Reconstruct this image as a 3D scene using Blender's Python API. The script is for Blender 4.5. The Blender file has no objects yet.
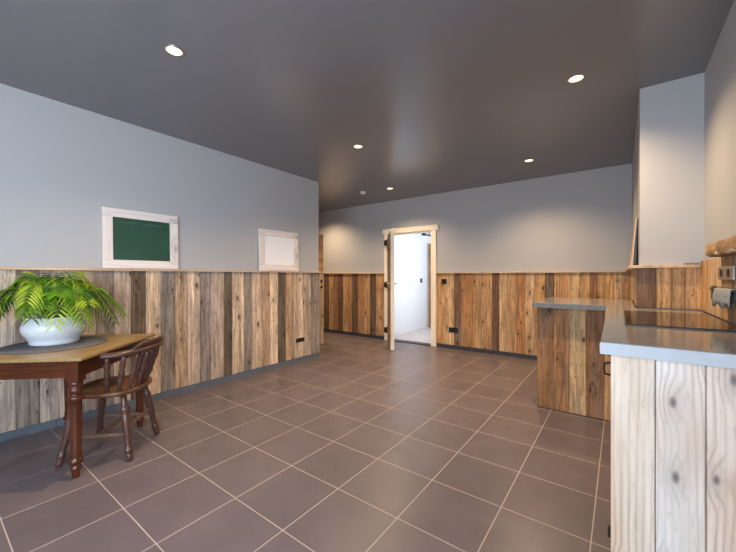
import bpy, bmesh, math, random
from mathutils import Vector, Matrix

C = bpy.context.scene.collection
SC = bpy.context.scene
R_ = math.radians
PI = math.pi

# ------------------------------------------------------------------ camera, world, daylight, exposure
cam_d = bpy.data.cameras.new('camera')
cam = bpy.data.objects.new('camera', cam_d); C.objects.link(cam)
cam.location = (0, 0, 1.228)
cam.rotation_euler = (R_(90), 0, R_(36.58))
cam_d.sensor_width = 36; cam_d.lens = 16.63; cam_d.clip_start = 0.05
SC.camera = cam
SC.view_settings.view_transform = 'Standard'
SC.view_settings.look = 'None'
SC.view_settings.gamma = 1.0
SC.view_settings.use_curve_mapping = False
SC.view_settings.exposure = 1.85

w = bpy.data.worlds.new('sky'); SC.world = w; w.use_nodes = True
wn = w.node_tree.nodes; wn['Background'].inputs[0].default_value = (.62, .78, 1, 1); wn['Background'].inputs[1].default_value = .6

def area(name, loc, rot, sx, sy, power, col):
    d = bpy.data.lights.new(name, 'AREA'); d.shape = 'RECTANGLE'; d.size = sx; d.size_y = sy
    d.energy = power; d.color = col
    o = bpy.data.objects.new(name, d); C.objects.link(o); o.location = loc; o.rotation_euler = rot
    return o
# daylight from the rear and passage windows; added side window lights the left wall
area('daylight_rear_window', (-.80, -1.98, 1.50), (R_(90), 0, 0), 2.2, 1.8, 32, (.76, .86, 1))
area('fill_side_window', (.68, -.92, 1.45), (R_(90), 0, R_(90)), 1.3, 1.7, 36, (.74, .85, 1))
area('daylight_passage_window', (-2.10, 6.5, 1.5), (R_(90), 0, R_(90)), 1.2, 1.5, 5.6, (.86, .92, 1))

LAMP_W = 44          # watts of each ceiling spotlight
LAMP_COL = (1, .72, .45)

# ------------------------------------------------------------------ helpers
def srgb(r, g, b):
    f = lambda c: (c / 255 / 12.92) if c / 255 <= .04045 else ((c / 255 + .055) / 1.055) ** 2.4
    return (f(r), f(g), f(b), 1)

class MB:
    """collects shapes and builds them as one mesh; every vertex carries a tone and a grain coordinate"""
    def __init__(s):
        s.bm = bmesh.new()
        s.tone = s.bm.verts.layers.float_color.new('tone')
        s.grain = s.bm.verts.layers.float_vector.new('grain')
    def v(s, p, tone=(1, 1, 1, 1), grain=None):
        q = s.bm.verts.new(p); q[s.tone] = tone; q[s.grain] = grain if grain else tuple(p); return q
    def f(s, vs, smooth=False, mi=0):
        try:
            q = s.bm.faces.new(vs); q.smooth = smooth; q.material_index = mi; return q
        except ValueError:
            return None
    def obox(s, o, U, V, N, u0, u1, v0, v1, n0, n1, tone=(1, 1, 1, 1), rnd=None, mi=0, ch=0.0):
        """oriented box; U across the grain, V along it, N out; ch chamfers the front edges"""
        o, U, V, N = Vector(o), Vector(U), Vector(V), Vector(N)
        rnd = rnd if rnd is not None else (0, 0, 0)
        def P(u, v_, n): return s.v(o + U * u + V * v_ + N * n, tone, (u + rnd[0], v_ + rnd[1], rnd[2] + n))
        b = [P(u0, v0, n0), P(u1, v0, n0), P(u1, v1, n0), P(u0, v1, n0)]
        if ch > 0:
            m = [P(u0, v0, n1 - ch), P(u1, v0, n1 - ch), P(u1, v1, n1 - ch), P(u0, v1, n1 - ch)]
            t = [P(u0 + ch, v0 + ch, n1), P(u1 - ch, v0 + ch, n1), P(u1 - ch, v1 - ch, n1), P(u0 + ch, v1 - ch, n1)]
            s.f(b[::-1], mi=mi); s.f(t, mi=mi)
            for k in range(4):
                j = (k + 1) % 4
                s.f([b[k], b[j], m[j], m[k]], mi=mi); s.f([m[k], m[j], t[j], t[k]], mi=mi)
        else:
            t = [P(u0, v0, n1), P(u1, v0, n1), P(u1, v1, n1), P(u0, v1, n1)]
            s.f(b[::-1], mi=mi); s.f(t, mi=mi)
            for k in range(4):
                j = (k + 1) % 4
                s.f([b[k], b[j], t[j], t[k]], mi=mi)
        return s
    def box(s, x0, x1, y0, y1, z0, z1, tone=(1, 1, 1, 1), mi=0, ch=0.0):
        return s.obox((0, 0, 0), (1, 0, 0), (0, 1, 0), (0, 0, 1), x0, x1, y0, y1, z0, z1, tone, mi=mi, ch=ch)
    def prism(s, pts, z0, z1, ch=0.0):
        """polygon (ccw) extruded in z, with a chamfered upper edge"""
        n = len(pts)
        cx = sum(p[0] for p in pts) / n; cy = sum(p[1] for p in pts) / n
        a = [s.v((x, y, z0)) for x, y in pts]
        c = [s.v((x, y, z1 - ch)) for x, y in pts]
        def inset(i):
            p0, p1, p2 = Vector(pts[i - 1]), Vector(pts[i]), Vector(pts[(i + 1) % n])
            d1 = (p1 - p0).normalized(); d2 = (p2 - p1).normalized()
            n1 = Vector((-d1.y, d1.x)); n2 = Vector((-d2.y, d2.x))
            b = (n1 + n2); b = b / max(b.dot(n1), .3)
            return p1 + b * ch
        s.f(a[::-1])
        if ch > 0:
            t = [s.v((inset(i).x, inset(i).y, z1)) for i in range(n)]
        else:
            t = c
        s.f(t)
        for k in range(n):
            j = (k + 1) % n
            s.f([a[k], a[j], c[j], c[k]])
            if ch > 0: s.f([c[k], c[j], t[j], t[k]])
        return s
    def lathe(s, p0, p1, prof, seg=20, tone=(1, 1, 1, 1), sx=1.0):
        """profile of (t, radius) revolved about the axis p0-p1; t in metres from p0"""
        p0, p1 = Vector(p0), Vector(p1); ax = (p1 - p0).normalized()
        a = ax.orthogonal().normalized(); b = ax.cross(a)
        rnd = random.random() * 9
        rings = []
        for t, r in prof:
            if r < 1e-5:
                rings.append([s.v(p0 + ax * t, tone, (rnd, t, rnd))])
            else:
                rings.append([s.v(p0 + ax * t + (a * math.cos(q) * sx + b * math.sin(q)) * r, tone,
                                  (rnd + r * math.cos(q), t, rnd + r * math.sin(q))) for q in [2 * PI * k / seg for k in range(seg)]])
        for i in range(len(rings) - 1):
            A, B = rings[i], rings[i + 1]
            for k in range(seg):
                j = (k + 1) % seg
                if len(A) == 1 and len(B) == 1: continue
                if len(A) == 1: s.f([A[0], B[k], B[j]], True)
                elif len(B) == 1: s.f([A[k], A[j], B[0]], True)
                else: s.f([A[k], A[j], B[j], B[k]], True)
        if len(rings[0]) > 1: s.f(rings[0][::-1])
        if len(rings[-1]) > 1: s.f(rings[-1])
        return s
    def sweep(s, pts, sect, up=(0, 0, 1), closed_sect=True, smooth=True, cap=True):
        """sect(i, t) gives a list of (side, up) offsets at each point of the path"""
        pts = [Vector(p) for p in pts]; n = len(pts); rings = []; L = 0
        for i, p in enumerate(pts):
            d = (pts[min(i + 1, n - 1)] - pts[max(i - 1, 0)]).normalized()
            sd = d.cross(Vector(up)); sd = sd.normalized() if sd.length > 1e-6 else d.orthogonal().normalized()
            u = sd.cross(d).normalized()
            if i: L += (p - pts[i - 1]).length
            rings.append([s.v(p + sd * a + u * b, (1, 1, 1, 1), (a, L, b)) for a, b in sect(i, i / (n - 1))])
        m = len(rings[0])
        for i in range(n - 1):
            for k in range(m if closed_sect else m - 1):
                j = (k + 1) % m
                s.f([rings[i][k], rings[i][j], rings[i + 1][j], rings[i + 1][k]], smooth)
        if cap and closed_sect:
            s.f(rings[0][::-1]); s.f(rings[-1])
        return s
    def tube(s, pts, r, seg=10, up=(0, 0, 1)):
        rr = r if callable(r) else (lambda t: r)
        return s.sweep(pts, lambda i, t: [(rr(t) * math.cos(2 * PI * k / seg), rr(t) * math.sin(2 * PI * k / seg)) for k in range(seg)], up)
    def build(s, name, mats, parent=None, loc=None):
        bmesh.ops.recalc_face_normals(s.bm, faces=s.bm.faces[:])
        me = bpy.data.meshes.new(name); s.bm.to_mesh(me); s.bm.free()
        for m in (mats if isinstance(mats, (list, tuple)) else [mats]): me.materials.append(m)
        o = bpy.data.objects.new(name, me); C.objects.link(o)
        if parent: o.parent = parent
        if loc: o.location = loc
        return o

def tag(o, label, cat, group=None, kind=None):
    o['label'] = label; o['category'] = cat
    if group: o['group'] = group
    if kind: o['kind'] = kind
    return o
def empty(name, loc, rz=0):
    o = bpy.data.objects.new(name, None); C.objects.link(o); o.location = loc; o.rotation_euler = (0, 0, rz)
    o.empty_display_size = .1
    return o
def struct(o, label, cat):
    return tag(o, label, cat, kind='structure')

# ------------------------------------------------------------------ materials
class NT:
    def __init__(s, name):
        s.m = bpy.data.materials.new(name); s.m.use_nodes = True
        s.n = s.m.node_tree.nodes; s.l = s.m.node_tree.links
        s.b = s.n['Principled BSDF']
    def node(s, t, **k):
        q = s.n.new(t)
        for a, b in k.items(): setattr(q, a, b)
        return q
    def put(s, a, b):
        if hasattr(a, 'links') or isinstance(a, bpy.types.NodeSocket): s.l.new(a, b)
        else: b.default_value = a
    def math(s, op, a, b=0, c=None, clamp=False):
        q = s.node('ShaderNodeMath', operation=op, use_clamp=clamp)
        s.put(a, q.inputs[0]); s.put(b, q.inputs[1])
        if c is not None: s.put(c, q.inputs[2])
        return q.outputs[0]
    def noise(s, vec, scale, detail=2, rough=.5, dist=0):
        q = s.node('ShaderNodeTexNoise'); s.l.new(vec, q.inputs['Vector'])
        q.inputs['Scale'].default_value = scale; q.inputs['Detail'].default_value = detail
        q.inputs['Roughness'].default_value = rough; q.inputs['Distortion'].default_value = dist
        return q.outputs[0]
    def mapping(s, vec, scale):
        q = s.node('ShaderNodeMapping'); s.l.new(vec, q.inputs[0]); q.inputs['Scale'].default_value = scale
        return q.outputs[0]
    def rng(s, x, a, b, c, d, smooth=False):
        q = s.node('ShaderNodeMapRange'); s.put(x, q.inputs[0])
        if smooth: q.interpolation_type = 'SMOOTHSTEP'
        for k, v in zip((1, 2, 3, 4), (a, b, c, d)): s.put(v, q.inputs[k])
        return q.outputs[0]
    def mix(s, fac, a, b, mode='MIX'):
        q = s.node('ShaderNodeMix', data_type='RGBA', blend_type=mode)
        s.put(fac, q.inputs[0]); s.put(a, q.inputs[6]); s.put(b, q.inputs[7])
        return q.outputs[2]
    def bump(s, h, strength=.2, dist=.002):
        q = s.node('ShaderNodeBump'); q.inputs['Strength'].default_value = strength; q.inputs['Distance'].default_value = dist
        s.l.new(h, q.inputs['Height']); s.l.new(q.outputs[0], s.b.inputs['Normal'])
    def set(s, col=None, rough=None, metal=None, spec=None):
        if col is not None: s.put(col, s.b.inputs['Base Color'])
        if rough is not None: s.put(rough, s.b.inputs['Roughness'])
        if metal is not None: s.b.inputs['Metallic'].default_value = metal
        if spec is not None: s.b.inputs['Specular IOR Level'].default_value = spec
        return s.m

def plain(name, col, rough=.5, metal=0, spec=.5, var=.06, vscale=30):
    t = NT(name); co = t.node('ShaderNodeTexCoord').outputs['Object']
    n = t.noise(co, vscale, 3)
    k = t.rng(n, .3, .7, 1 - var, 1 + var)
    t.set(t.mix(1.0, col, t.node('ShaderNodeCombineColor').outputs[0], 'MULTIPLY'), rough, metal, spec)
    cc = t.n[-1]
    cc = [q for q in t.n if q.type == 'COMBINE_COLOR'][0]
    for i in range(3): t.l.new(k, cc.inputs[i])
    return t.m

def paint(name, col, rough=.7):
    t = NT(name); co = t.node('ShaderNodeTexCoord').outputs['Object']
    t.set(col, rough, spec=.5)
    t.bump(t.noise(co, 180, 2), .05, .001)
    return t.m

def wood(name, tint, ring=.30, streak=.35, knots=.75, rough=.65, freq=70, white=0.0, spec=.3, knot_col=None, kscale=3.2, stain=.25, fig=0.0, flecks=.0, weather=.0, nails=0.0, sharp=1.6, line=None, thr=.62):
    """reclaimed-board wood: tone attribute times grain streaks, growth rings and knots"""
    t = NT(name)
    g = t.node('ShaderNodeAttribute', attribute_name='grain').outputs['Vector']
    tone = t.node('ShaderNodeAttribute', attribute_name='tone').outputs['Color']
    sep = t.node('ShaderNodeSeparateXYZ'); t.l.new(g, sep.inputs[0])
    u, v = sep.outputs[0], sep.outputs[1]
    # knots: sparse cells
    kv = t.mapping(g, (kscale * 2.1, kscale, 1.0))
    vo = t.node('ShaderNodeTexVoronoi'); t.l.new(kv, vo.inputs['Vector']); vo.inputs['Scale'].default_value = 1.0; vo.voronoi_dimensions = '2D'
    kd = vo.outputs['Distance']
    kc = t.node('ShaderNodeSeparateColor'); t.l.new(vo.outputs['Color'], kc.inputs[0])
    has = t.math('GREATER_THAN', kc.outputs[0], thr)
    near = t.math('MULTIPLY', t.rng(kd, .0, .42, 1, 0, True), has)
    core = t.math('MULTIPLY', t.rng(kd, .02, t.rng(kc.outputs[1], 0, 1, .07, .17), 1, 0, True), has)
    # growth rings that bend round the knots
    lown = t.noise(t.mapping(g, (5, .9, 1)), 1.0, 2)
    ph = t.math('MULTIPLY', u, freq)
    ph = t.math('ADD', ph, t.math('MULTIPLY', lown, 22))
    ph = t.math('ADD', ph, t.math('MULTIPLY', near, 9))
    rg = t.math('SINE', ph)
    rg = t.rng(rg, -1, 1, 0, 1)
    rg = t.math('POWER', rg, sharp)
    st = t.noise(t.mapping(g, (90, 3.5, 10)), 1.0, 4, .6)
    big = t.noise(t.mapping(g, (9, 1.6, 1)), 1.0, 3)
    k = t.math('SUBTRACT', 1.12, t.math('MULTIPLY', rg, ring))
    k = t.math('MULTIPLY', k, t.rng(st, .25, .75, 1 - streak, 1 + streak * .6))
    k = t.math('MULTIPLY', k, t.rng(big, .3, .7, 1 - stain, 1 + stain * .6))
    k = t.math('MULTIPLY', k, t.math('SUBTRACT', 1, t.math('MULTIPLY', near, .22)))
    fleck = t.noise(t.mapping(g, (70, 14, 1)), 1.0, 3, .65)
    k = t.math('MULTIPLY', k, t.rng(fleck, .30, .46, 1 - flecks, 1))
    base = t.mix(1.0, tone, tint, 'MULTIPLY')
    gw = t.noise(t.mapping(g, (14, 1.1, 1)), 1.0, 3)
    base = t.mix(t.math('MULTIPLY', t.rng(gw, .48, .7, 0, 1), weather), base, srgb(140, 129, 117))
    cc = t.node('ShaderNodeCombineColor')
    for i in range(3): t.l.new(k, cc.inputs[i])
    col = t.mix(1.0, base, cc.outputs[0], 'MULTIPLY')
    if fig:
        warm = t.math('MULTIPLY', t.rng(t.noise(t.mapping(g, (6, 1.1, 1)), 1.0, 2), .45, .68, 0, 1), fig)
        col = t.mix(warm, col, srgb(205, 160, 118))
    if line:
        amt = t.rng(t.noise(t.mapping(g, (7, 1.0, 1)), 1.0, 2), .46, .72, .03, .60)
        col = t.mix(t.math('MULTIPLY', rg, amt), col, line)
    col = t.mix(t.math('MULTIPLY', core, knots), col, knot_col or srgb(48, 32, 22))
    # nail holes
    v2 = t.node('ShaderNodeTexVoronoi'); t.l.new(t.mapping(g, (16, 7, 1)), v2.inputs['Vector']); v2.inputs['Scale'].default_value = 1; v2.voronoi_dimensions = '2D'
    c2 = t.node('ShaderNodeSeparateColor'); t.l.new(v2.outputs['Color'], c2.inputs[0])
    nail = t.math('MULTIPLY', t.rng(v2.outputs['Distance'], .05, .09, 1, 0), t.math('GREATER_THAN', c2.outputs[1], .90))
    if nails: col = t.mix(t.math('MULTIPLY', nail, nails), col, srgb(45, 34, 28))
    t.set(col, rough, spec=spec)
    t.bump(t.math('ADD', t.math('MULTIPLY', rg, -.4), st), .25, .002)
    return t.m

M = {}
M['wall'] = paint('grey_wall_paint', (.47, .468, .468, 1))
M['ceiling'] = paint('dark_grey_ceiling_paint', (.21, .21, .222, 1), .24)
M['white_wall'] = paint('white_wall_paint', (.86, .87, .88, 1))
M['planks'] = wood('reclaimed_planks', (1, 1, 1, 1), ring=.24, streak=.55, knots=.9, flecks=.5, weather=.5, stain=.34, freq=110, nails=.8)
M['whitewash'] = wood('whitewashed_planks', (1, 1, 1, 1), ring=.08, streak=.14, knots=.8, freq=300, knot_col=srgb(106, 92, 90), kscale=3.6, stain=.12, fig=.55, flecks=.16, sharp=3.0, line=srgb(178, 140, 114), thr=.35)
M['whiteframe'] = wood('whitewashed_frame', srgb(234, 224, 217), ring=.12, streak=.14, knots=.3, kscale=2, stain=.08)
M['pale'] = wood('pale_pine', srgb(252, 238, 214), ring=.10, streak=.10, knots=.3, kscale=2, stain=.1)
M['ledge'] = wood('ledge_pine', srgb(210, 182, 152), ring=.2, streak=.2, knots=.4, stain=.15)
M['doorwood'] = wood('door_planks', srgb(170, 135, 104))
M['slab'] = wood('live_edge_slab', srgb(200, 158, 110), ring=.25, streak=.25, knots=.4, freq=110)
M['bark'] = wood('bark_edge', srgb(205, 185, 155), ring=.4, streak=.5, knots=.2)
M['mahogany'] = wood('mahogany', srgb(84, 42, 22), ring=.2, streak=.35, knots=0, rough=.22, freq=160, spec=.5)
M['tabletop'] = wood('table_top_wood', srgb(152, 124, 78), ring=.12, streak=.18, knots=0, rough=.32, freq=120, spec=.5, stain=.12)
M['chairwood'] = wood('chair_wood', srgb(84, 56, 46), ring=.18, streak=.3, knots=0, rough=.32, freq=140, spec=.5)
M['chairseat'] = wood('chair_seat_wood', srgb(108, 70, 42), ring=.2, streak=.3, knots=0, rough=.28, freq=120, spec=.5)
M['stretcher'] = wood('worn_stretcher_wood', srgb(124, 96, 78), ring=.15, streak=.3, knots=0, rough=.45, freq=120)
M['black'] = plain('black_plastic', (.012, .011, .011, 1), .4)
M['iron'] = plain('black_iron', (.015, .013, .012, 1), .45, .3)
M['chrome'] = plain('brushed_chrome', (.62, .60, .58, 1), .25, 1)
M['ceramic'] = plain('white_glazed_ceramic', srgb(212, 216, 221), .18, var=.02)
M['soil'] = plain('potting_soil', srgb(48, 38, 30), .9, var=.3, vscale=60)
M['chalkboard'] = plain('green_chalkboard', srgb(38, 78, 62), .55, var=.08, vscale=6)
M['chalk'] = plain('chalk', srgb(128, 156, 142), .9)
M['whiteboard'] = plain('whiteboard', srgb(250, 251, 252), .25, var=.01)
M['plastic_white'] = plain('white_plastic', srgb(226, 224, 220), .4, var=.02)
M['skirting'] = plain('slate_skirting_tile', srgb(98, 106, 116), .35, var=.06, vscale=12)
M['darkskirt'] = plain('dark_skirting', srgb(58, 58, 62), .5)
M['threshold'] = plain('dark_threshold_strip', srgb(48, 46, 46), .4)
M['shadowgap'] = plain('dark_backing', srgb(40, 32, 26), .8)
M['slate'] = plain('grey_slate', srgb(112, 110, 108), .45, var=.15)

def mk_worktop():
    t = NT('grey_composite_worktop'); co = t.node('ShaderNodeTexCoord').outputs['Object']
    n = t.noise(co, 220, 2); n2 = t.noise(co, 6, 3)
    col = t.mix(t.rng(n, .35, .65, 0, 1), srgb(140, 139, 138), srgb(150, 148, 146))
    t.set(col, t.rng(n2, .3, .7, .07, .13), spec=.85)
    return t.m
M['worktop'] = mk_worktop()
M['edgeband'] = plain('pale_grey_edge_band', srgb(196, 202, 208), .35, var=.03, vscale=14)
def mk_glass_black():
    t = NT('black_hob_glass'); co = t.node('ShaderNodeTexCoord').outputs['Object']
    t.set((.012, .011, .011, 1), t.rng(t.noise(co, 20, 2), .3, .7, .05, .09), spec=.55)
    return t.m
M['hob'] = mk_glass_black()
def mk_floor():
    t = NT('brown_grey_floor_tiles'); co = t.node('ShaderNodeTexCoord').outputs['Object']
    sep = t.node('ShaderNodeSeparateXYZ'); t.l.new(co, sep.inputs[0])
    ds, ids = [], []
    for i, off in ((0, -1.309), (1, 1.873)):
        a = t.math('DIVIDE', t.math('SUBTRACT', sep.outputs[i], off - 40), .4)
        fr = t.math('FRACT', a); ids.append(t.math('FLOOR', a))
        ds.append(t.math('MINIMUM', fr, t.math('SUBTRACT', 1, fr)))
    d = t.math('MINIMUM', ds[0], ds[1])
    grout = t.rng(d, .005, .0085, 1, 0, True)
    idv = t.node('ShaderNodeCombineXYZ'); t.l.new(ids[0], idv.inputs[0]); t.l.new(ids[1], idv.inputs[1])
    wn_ = t.node('ShaderNodeTexWhiteNoise'); t.l.new(idv.outputs[0], wn_.inputs['Vector'])
    n = t.noise(co, 5, 5, .6); n2 = t.noise(co, 90, 2)
    k = t.math('MULTIPLY', t.rng(n, .3, .7, .9, 1.1), t.rng(wn_.outputs['Value'], 0, 1, .94, 1.06))
    k = t.math('MULTIPLY', k, t.rng(n2, .3, .7, .95, 1.05))
    cc = t.node('ShaderNodeCombineColor')
    for i in range(3): t.l.new(k, cc.inputs[i])
    tile = t.mix(1.0, srgb(105, 95, 97), cc.outputs[0], 'MULTIPLY')
    t.set(t.mix(grout, tile, srgb(176, 162, 152)), t.mix(grout, (.33, .33, .33, 1), (.8, .8, .8, 1)), spec=.5)
    t.bump(t.math('SUBTRACT', t.math('MULTIPLY', n2, .06), grout), .35, .002)
    return t.m
M['floor'] = mk_floor()
def mk_leaf():
    t = NT('palm_leaf'); tone = t.node('ShaderNodeAttribute', attribute_name='tone').outputs['Color']
    t.set(tone, .42, spec=.4)
    t.b.inputs['Transmission Weight'].default_value = 0
    tr = t.node('ShaderNodeBsdfTranslucent'); t.l.new(tone, tr.inputs[0])
    mx = t.node('ShaderNodeMixShader'); mx.inputs[0].default_value = .35
    t.l.new(t.b.outputs[0], mx.inputs[1]); t.l.new(tr.outputs[0], mx.inputs[2])
    t.l.new(mx.outputs[0], t.n['Material Output'].inputs[0])
    return t.m
M['leaf'] = mk_leaf()
M['stem'] = plain('palm_stem', srgb(112, 128, 48), .5)
def mk_weave(name, a, b, sc):
    t = NT(name); co = t.node('ShaderNodeTexCoord').outputs['Object']
    n = t.noise(co, sc, 3); n2 = t.noise(t.mapping(co, (sc, sc * .15, sc)), 1, 2)
    t.set(t.mix(t.rng(t.math('MULTIPLY', t.math('ADD', n, n2), .5), .35, .65, 0, 1), a, b), .95, spec=.1)
    t.bump(n, .6, .004)
    return t.m
M['mat'] = mk_weave('grey_felt', srgb(70, 70, 76), srgb(128, 128, 132), 160)
M['towel'] = mk_weave('grey_green_towel', srgb(132, 136, 136), srgb(186, 186, 178), 120)
def mk_glow(name, col, st):
    t = NT(name); t.set((.9, .85, .75, 1), .4); t.b.inputs['Emission Color'].default_value = col; t.b.inputs['Emission Strength'].default_value = st
    return t.m
M['lamp'] = mk_glow('lit_lamp_lens', (1, .76, .42, 1), .85)
def mk_pane():
    t = NT('window_pane'); tr = t.node('ShaderNodeBsdfTransparent'); gl = t.node('ShaderNodeBsdfGlossy'); gl.inputs['Roughness'].default_value = .02
    mx = t.node('ShaderNodeMixShader'); mx.inputs[0].default_value = .06
    t.l.new(tr.outputs[0], mx.inputs[1]); t.l.new(gl.outputs[0], mx.inputs[2]); t.l.new(mx.outputs[0], t.n['Material Output'].inputs[0])
    return t.m
M['pane'] = mk_pane()
def mk_pass_floor():
    t = NT('grey_passage_boards'); co = t.node('ShaderNodeTexCoord').outputs['Object']
    sep = t.node('ShaderNodeSeparateXYZ'); t.l.new(co, sep.inputs[0])
    fr = t.math('FRACT', t.math('DIVIDE', t.math('ADD', sep.outputs[1], 20), .19))
    line = t.rng(t.math('MINIMUM', fr, t.math('SUBTRACT', 1, fr)), .01, .03, 1, 0)
    n = t.noise(t.mapping(co, (3, 30, 1)), 1, 4)
    c = t.mix(t.rng(n, .3, .7, 0, 1), srgb(186, 180, 178), srgb(212, 206, 204))
    t.set(t.mix(t.math('MULTIPLY', line, .5), c, srgb(90, 84, 82)), .4)
    return t.m
M['passfloor'] = mk_pass_floor()

# ------------------------------------------------------------------ calibration: pixel columns to places on the walls
F2 = (-math.sin(R_(36.58)), math.cos(R_(36.58))); R2 = (math.cos(R_(36.58)), math.sin(R_(36.58)))
def ray(px):
    k = (px - 368) / 340
    return (F2[0] + k * R2[0], F2[1] + k * R2[1])
def on_x(px, x): d = ray(px); return d[1] * x / d[0]
def on_y(px, y): d = ray(px); return d[0] * y / d[1]

# ------------------------------------------------------------------ room shell
CZ = 2.66            # ceiling height
XL, YB, XR = -3.70, 5.47, .475
XB, YF = .12, 3.33   # the boxed-out corner by the kitchen
def sbox(name, x0, x1, y0, y1, z0, z1, mat, label, cat):
    return struct(MB().box(x0, x1, y0, y1, z0, z1).build(name, mat), label, cat)

sbox('floor', -6.3, .7, -1.86, 5.46, -.1, 0, M['floor'], 'brown grey square floor tiles with pale grout lines', 'floor')
sbox('ceiling', -6.3, .7, -1.86, 5.6, CZ, CZ + .1, M['ceiling'], 'dark grey painted flat ceiling with recessed spotlights', 'ceiling')
sbox('wall_left', XL - .16, XL, -1.85, 3.72, 0, CZ, M['wall'], 'long grey painted wall on the left above plank panelling', 'wall')
sbox('wall_recess', -6.3, XL - .16, 3.56, 3.72, 0, CZ, M['wall'], 'grey wall behind the end of the left wall', 'wall')
sbox('wall_far_left', -6.3, -6.15, 3.72, YB, 0, CZ, M['wall'], 'grey wall closing the recess at far left', 'wall')
DX0, DX1, DZ = -3.56, -2.66, 2.03
b = MB()
b.box(-6.3, DX0, YB, YB + .12, 0, CZ); b.box(DX1, XR + .2, YB, YB + .12, 0, CZ); b.box(DX0, DX1, YB, YB + .12, DZ, CZ)
struct(b.build('wall_back', M['wall']), 'grey painted back wall with the open doorway', 'wall')
sbox('wall_boxed_corner', XB, XR + .2, YF, YB, 0, CZ, M['wall'], 'boxed-out grey wall corner right of the peninsula', 'wall')
b = MB()
b.box(XR, XR + .15, -.25, YF, 0, CZ); b.box(XR, XR + .15, -1.85, -1.6, 0, CZ)
b.box(XR, XR + .15, -1.6, -.25, 0, .6); b.box(XR, XR + .15, -1.6, -.25, 2.3, CZ)
struct(b.build('wall_right', M['wall']), 'grey painted right wall above the hob and shelf', 'wall')
b = MB()
b.box(XL - .16, -1.95, -1.85, -1.7, 0, CZ); b.box(.35, XR + .15, -1.85, -1.7, 0, CZ)
b.box(-1.95, .35, -1.85, -1.7, 0, .55); b.box(-1.95, .35, -1.85, -1.7, 2.45, CZ)
struct(b.build('wall_rear', M['wall']), 'wall behind the viewer holding the wide window', 'wall')
def window(name, o, U, w_, z0, z1, label, nm):
    r = empty(name, o); struct(r, label, 'window')
    fr = MB(); N = Vector(U).cross(Vector((0, 0, 1)))
    def bar(u0, u1, a, c): fr.obox((0, 0, 0), U, (0, 0, 1), N, u0, u1, a, c, -.03, .03)
    bar(0, w_, z0, z0 + .06); bar(0, w_, z1 - .06, z1)
    for k in range(nm + 1):
        u = k * (w_ - .06) / nm; bar(u, u + .06, z0 + .06, z1 - .06)
    f = fr.build('window_frame', M['plastic_white'], r)
    p = MB().obox((0, 0, 0), U, (0, 0, 1), N, .06, w_ - .06, z0 + .06, z1 - .06, -.004, .004).build('pane', M['pane'], r)
window('window_1', (-1.95, -1.78, 0), (1, 0, 0), 2.3, .55, 2.45, 'wide window behind the viewer', 3)

window('window_2', (.55, -1.6, 0), (0, 1, 0), 1.35, .6, 2.3, 'unseen side window added behind the viewer on the right', 2)  # unseen, added so that its light reaches the left wall

# --- plank tones of the reclaimed boards
T = dict(L=srgb(230, 203, 174), T=srgb(206, 172, 139), O=srgb(216, 166, 112), B=srgb(160, 124, 96), D=srgb(116, 98, 82), G=srgb(154, 141, 129), P=srgb(198, 177, 159),
         S=srgb(206, 190, 172), R=srgb(176, 134, 96))
T.update(Lo=srgb(228, 188, 138), To=srgb(210, 164, 112), Do=srgb(120, 88, 64), Ro=srgb(186, 134, 86), Bo=srgb(164, 118, 80))
rng = random.Random(4)
def jitter(c):
    k = rng.uniform(.92, 1.08); return (c[0] * k, c[1] * k * rng.uniform(.97, 1.02), c[2] * k * rng.uniform(.94, 1.04), 1)
def boards(mb, o, U, N, cuts, z0, z1, th=.022):
    """vertical boards: cuts = [(u0, u1, tone), ...]"""
    for u0, u1, tn in cuts:
        if u1 < u0: u0, u1 = u1, u0
        mb.obox(o, U, (0, 0, 1), N, u0 + .0012, u1 - .0012, z0, z1, 0, th + rng.uniform(-.002, .002), jitter(T[tn]),
                (rng.uniform(0, 50), rng.uniform(0, 50), rng.uniform(0, 50)), ch=.0025)
def warmer(cuts):  # swaps plank tones for their warmer, more orange versions
    return [(a, c, {'L': 'Lo', 'T': 'To', 'D': 'Do', 'R': 'Ro', 'B': 'Bo'}.get(t, t)) for a, c, t in cuts]
def cuts_from_px(conv, px0, seq):
    out = []; a = conv(px0)
    for px, tn in seq:
        c = conv(px); out.append((a, c, tn)); a = c
    return out
def filler(u0, u1, names='LTGPBDTL', lo=.12, hi=.19):
    out = []; u = u0
    while u < u1 - .01:
        w_ = rng.uniform(lo, hi); e = u + w_
        if u1 - e < .08: e = u1
        out.append((u, e, rng.choice(names))); u = e
    return out

LZ0, LZ1 = .065, 1.276      # boards between skirting and ledge
# left wall panelling
ycv = lambda px: on_x(px, XL + .022)
seq = [(16, 'S'), (40, 'G'), (65, 'P'), (96, 'P'), (113.5, 'G'), (131, 'P'), (146, 'D'), (161, 'L'), (175, 'G'), (188, 'T'), (200, 'L'), (211, 'G'),
       (224, 'P'), (232.5, 'D'), (244, 'L'), (252, 'G'), (261, 'L'), (270, 'T'), (278, 'L'), (286, 'D'), (294, 'T'), (303, 'L'), (311, 'P')]
cl = cuts_from_px(ycv, 0, seq)
cl += [(cl[-1][1], 3.72, 'G')]
cl = filler(-1.70, ycv(0), 'LGPT') + cl
mb = MB(); boards(mb, (XL, 0, 0), (0, 1, 0), (1, 0, 0), cl, LZ0, LZ1)
p = mb.build('trim_1', M['planks']); struct(p, 'reclaimed plank panelling along the left wall behind the table', 'wall panelling')
MB().obox((XL, 0, 0), (1, 0, 0), (0, 1, 0), (0, 0, 1), 0, .05, -1.70, 3.74, LZ1, LZ1 + .02, ch=.003).build('ledge', M['ledge'], p)
sk = MB(); y = -1.69
while y < 3.71:
    e = min(y + .397, 3.715); sk.box(XL, XL + .018, y, e, 0, .064, ch=.002); y = e + .003
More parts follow.
